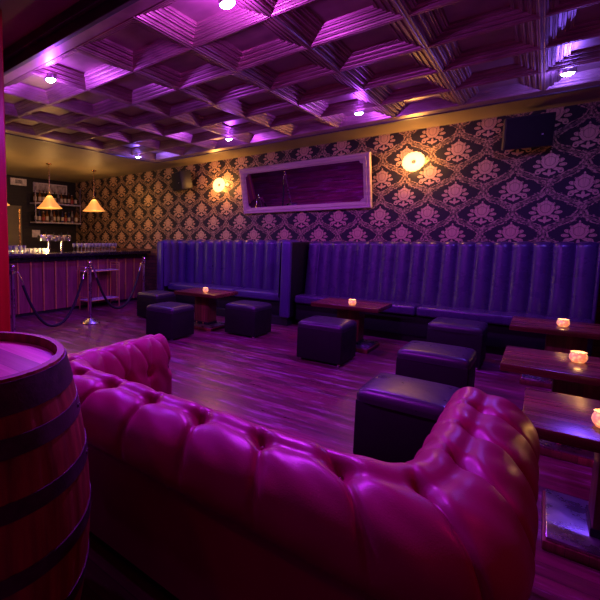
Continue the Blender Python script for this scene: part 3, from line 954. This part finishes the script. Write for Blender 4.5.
add_light('POINT', 'bar lamp glow', (-6.52, 4.40, 1.25), (1, .6, .2), 15, .03)

# ------------------------------------------------------------------ back bar wall
sy0, sy1 = 5.62, 7.03
def shelf(z, lab):
    t = thing('wall_shelf', lab, 'shelf', (XB + .13, (sy0 + sy1) / 2, z), 'bottle shelves')
    obj('board', box(B(), XB + .005, XB + .25, sy0, sy1, z - .035, z, .004), m_glassy_white, t)
    for y in (sy0 + .015, sy1 - .015):
        obj('upright', box(B(), XB + .225, XB + .245, y - .012, y + .012, z, z + .44, .002), m_steel, t)
    return t
sA = shelf(1.80, 'lower pale shelf of bottles on the black brick wall')
dup(sA, None, (XB + .13, (sy0 + sy1) / 2, 2.27), None, 'upper pale shelf of bottles on the black brick wall')
protos = []
def bottle(mi, li, hh, r):
    t = thing('bottle', 'x', 'bottle', (0, 0, 0))
    obj('body', lathe(B(), [(0, 0), (r, 0), (r, hh * .58), (r * .85, hh * .66), (r * .38, hh * .76), (r * .34, hh * .95), (0, hh * .95)], 0, 0, 0, 14), m_bottles[mi], t, 50)
    obj('label', lathe(B(), [(r + .001, hh * .15), (r + .0015, hh * .16), (r + .0015, hh * .46), (r + .001, hh * .47)], 0, 0, 0, 14), m_label[li], t, 50)
    obj('cap', lathe(B(), [(0, hh * .93), (r * .4, hh * .93), (r * .4, hh), (0, hh)], 0, 0, 0, 10), m_label[(li + 1) % 3], t, 40)
    return t
specs = [(0, 0, .31, .038), (2, 0, .30, .042), (3, 1, .32, .036), (1, 0, .30, .038), (2, 2, .26, .046), (4, 0, .29, .038)]
protos = [bottle(*s) for s in specs]
words = ['brown glass bottle with cream label', 'amber spirit bottle with cream label', 'clear spirit bottle with dark label', 'green glass bottle with cream label', 'squat amber bottle with red label', 'blue glass bottle with cream label']
used = set()
for z, nm in ((1.80, 'lower'), (2.27, 'upper')):
    for k in range(12):
        y = sy0 + .09 + k * .112
        mi = (k * 5 + (0 if z < 2 else 2)) % 6 if k % 3 else random.randrange(6)
        lab = words[mi] + ' on the ' + nm + ' shelf behind the bar'
        loc = (XB + .12 + random.uniform(-.02, .03), y, z)
        if mi not in used:
            used.add(mi); b = protos[mi]; b.location = loc; b['label'] = lab
        else:
            b = dup(protos[mi], None, loc, None, lab)
        b['group'] = words[mi] + 's on the ' + nm + ' shelf'
# framed picture above the bottles, resting on the wall
def pic_mat():
    M = MatB('grey print').set(rough=.4)
    v = M.coords(scale=(1, 9, 5)); nz = M.noise(v, 1.0, 3)
    M.link(M.ramp(nz, [(.35, (.16, .13, .12)), (.5, (.42, .37, .33)), (.65, (.62, .56, .50))]), M.bsdf.inputs['Base Color'])
    return M.m
t = thing('framed_picture', 'wide pale framed print hanging above the upper bottle shelf', 'picture', (XB + .02, 6.22, 2.66))
bm = frame_ring(B(), 5.72, 6.74, 2.535, 2.775, [(0, 0), (0, .03), (.02, .03), (.025, .02), (.025, 0)])
for v in bm.verts: v.co = Vector((XB + .002 + v.co.y, v.co.x, v.co.z))
obj('frame', bm, m_white, t)
obj('print', box(B(), XB + .004, XB + .018, 5.735, 6.725, 2.55, 2.76), pic_mat(), t)
v0 = None
for y0, lab in ((5.10, 'white slotted air vent above the door, right of the pair'), (4.55, 'white slotted air vent above the door, left of the pair')):
    if v0 is None:
        t = v0 = thing('air_vent', lab, 'vent', (XB, y0 + .21, 2.74), 'air vents above the door')
        obj('frame', box(B(), XB, XB + .03, y0, y0 + .43, 2.66, 2.82, .004), m_vent, t)
        obj('grille', box(B(), XB + .03, XB + .034, y0 + .12, y0 + .31, 2.70, 2.79, .001), m_black_metal, t)
        for i in range(5):
            obj('slat', box(B(), XB + .034, XB + .044, y0 + .12, y0 + .31, 2.705 + i * .018, 2.711 + i * .018), m_vent, t)
    else: dup(v0, None, (XB, y0 + .21, 2.74), None, lab)
bm = box(B(), XB - .002, XB + .008, 5.67, 5.90, 1.42, 1.60, .001)
tag(obj('notice_card', bm, m_white), 'small white card fixed to the black wall above the beer tap', 'notice')

# ------------------------------------------------------------------ bar cart
t = thing('bar_cart', 'slim gold framed bar cart with two pale shelves against the bar', 'cart', (-6.25, 5.45, 0))
cx0, cx1, cy0, cy1 = -6.38, -6.12, 5.04, 5.86
r = .011
for x in (cx0, cx1):
    for y, h in ((cy0, .84), (cy1, .90)):
        obj('leg', tube(B(), [(x, y, 0), (x, y, h)], r, 8), m_cart_gold, t, 60)
for z, nm in ((.74, 'shelf'), (.17, 'shelf')):
    obj(nm, box(B(), cx0 + .008, cx1 - .008, cy0 + .008, cy1 - .008, z, z + .018, .002), m_glassy_white, t)
bm = B()
for z in (.74, .17, .24):
    for a, b in (((cx0, cy0), (cx1, cy0)), ((cx1, cy0), (cx1, cy1)), ((cx1, cy1), (cx0, cy1)), ((cx0, cy1), (cx0, cy0))):
        if z == .24 and a[1] == b[1] == cy1: continue
        if z == .24 and a[0] == b[0]: continue
        tube(bm, [(*a, z), (*b, z)], .008, 8)
obj('rail', bm, m_cart_gold, t, 60)
for y, h in ((cy0, .84), (cy1, .90)):
    bm = B(); tube(bm, [(cx0, y, h - .005), (cx1, y, h - .005)], .010, 8); tube(bm, [(cx0, y, h - .055), (cx1, y, h - .055)], .006, 8)
    obj('handle', bm, m_cart_gold, t, 60)

# ------------------------------------------------------------------ rope stanchions
def stanchion(x, y, lab):
    t = thing('rope_stanchion', lab, 'stanchion', (x, y, 0), 'rope stanchions')
    obj('base', lathe(B(), [(0, 0), (.155, 0), (.158, .012), (.15, .02), (.11, .045), (.05, .075), (.03, .085), (0, .085)], x, y, 0, 32), m_steel, t, 50)
    obj('pole', tube(B(), [(x, y, .08), (x, y, .97)], .025, 18), m_steel, t, 60)
    obj('collar', lathe(B(), [(.025, .885), (.044, .885), (.044, .94), (.025, .94)], x, y, 0, 20, close=True), m_chrome, t, 40)
    obj('finial', lathe(B(), [(0, .965), (.03, .965), (.034, .98), (.03, 1.0), (.018, 1.015), (0, 1.02)], x, y, 0, 20), m_chrome, t, 60)
    return t
S = [(-5.08, 2.86), (-5.16, 4.29), (-5.56, 6.0)]
s0 = stanchion(*S[1], 'steel rope stanchion standing in front of the bar cart')
dup(s0, None, (*S[0], 0), None, 'steel rope stanchion beside the red pillar')
dup(s0, None, (*S[2], 0), None, 'steel rope stanchion against the brick by the booth end')
def rope(a, b, low, lab, cat='rope'):
    a = Vector((*a, .915)); b = Vector((*b, .915))
    d = (b - a).normalized(); a2 = a + d * .10; b2 = b - d * .10
    t = thing('velvet_rope', lab, cat, tuple((a + b) / 2), 'velvet ropes')
    pts = []
    for i in range(41):
        s = i / 40; p = a2.lerp(b2, s); p.z = .90 - (.90 - low) * (1 - abs(2 * s - 1) ** 2.2); pts.append(p)
    obj('rope', tube(B(), pts[2:-2], .021, 12), m_rope, t, 60)
    for e, q, s in ((a2, pts[2], 0), (b2, pts[-3], 0)):
        end = (a if e is a2 else b)
        bm = B(); tube(bm, [end + (e - end) * .48, e + Vector((0, 0, -.01)), q], [.008, .010, .0215], 12)
        obj('end_clip', bm, m_chrome, t, 60)
rope(S[0], S[1], .07, 'dark velvet rope sagging nearly to the floor before the bar')
rope(S[1], S[2], .13, 'dark velvet rope sagging behind the far left ottoman')

# ------------------------------------------------------------------ world, camera, colour
w = bpy.data.worlds.new('World'); SC.world = w; w.use_nodes = True
bg = w.node_tree.nodes['Background']; bg.inputs[0].default_value = (.30, .02, .50, 1); bg.inputs[1].default_value = .05

cam = bpy.data.cameras.new('Camera'); co = bpy.data.objects.new('Camera', cam); COL.objects.link(co)
F, PX, PY, TT_ = 415., 128., 280., 40.
cam.sensor_width = 36; cam.sensor_fit = 'HORIZONTAL'; cam.lens = F / 600 * 36
cam.shift_x = (300 - PX) / 600; cam.shift_y = (PY - 300) / 600
cam.clip_start = .02
co.location = (0, 0, 1.35); co.rotation_euler = (PI / 2 - math.atan(TT_ / F), 0, PI / 4)
SC.camera = co
vs = SC.view_settings; vs.view_transform = 'Standard'; vs.look = 'None'; vs.gamma = 1; vs.use_curve_mapping = False; vs.exposure = 0
SC.cycles.use_denoising = True
SC.cycles.sample_clamp_indirect = 6
SC.cycles.caustics_reflective = False; SC.cycles.caustics_refractive = False
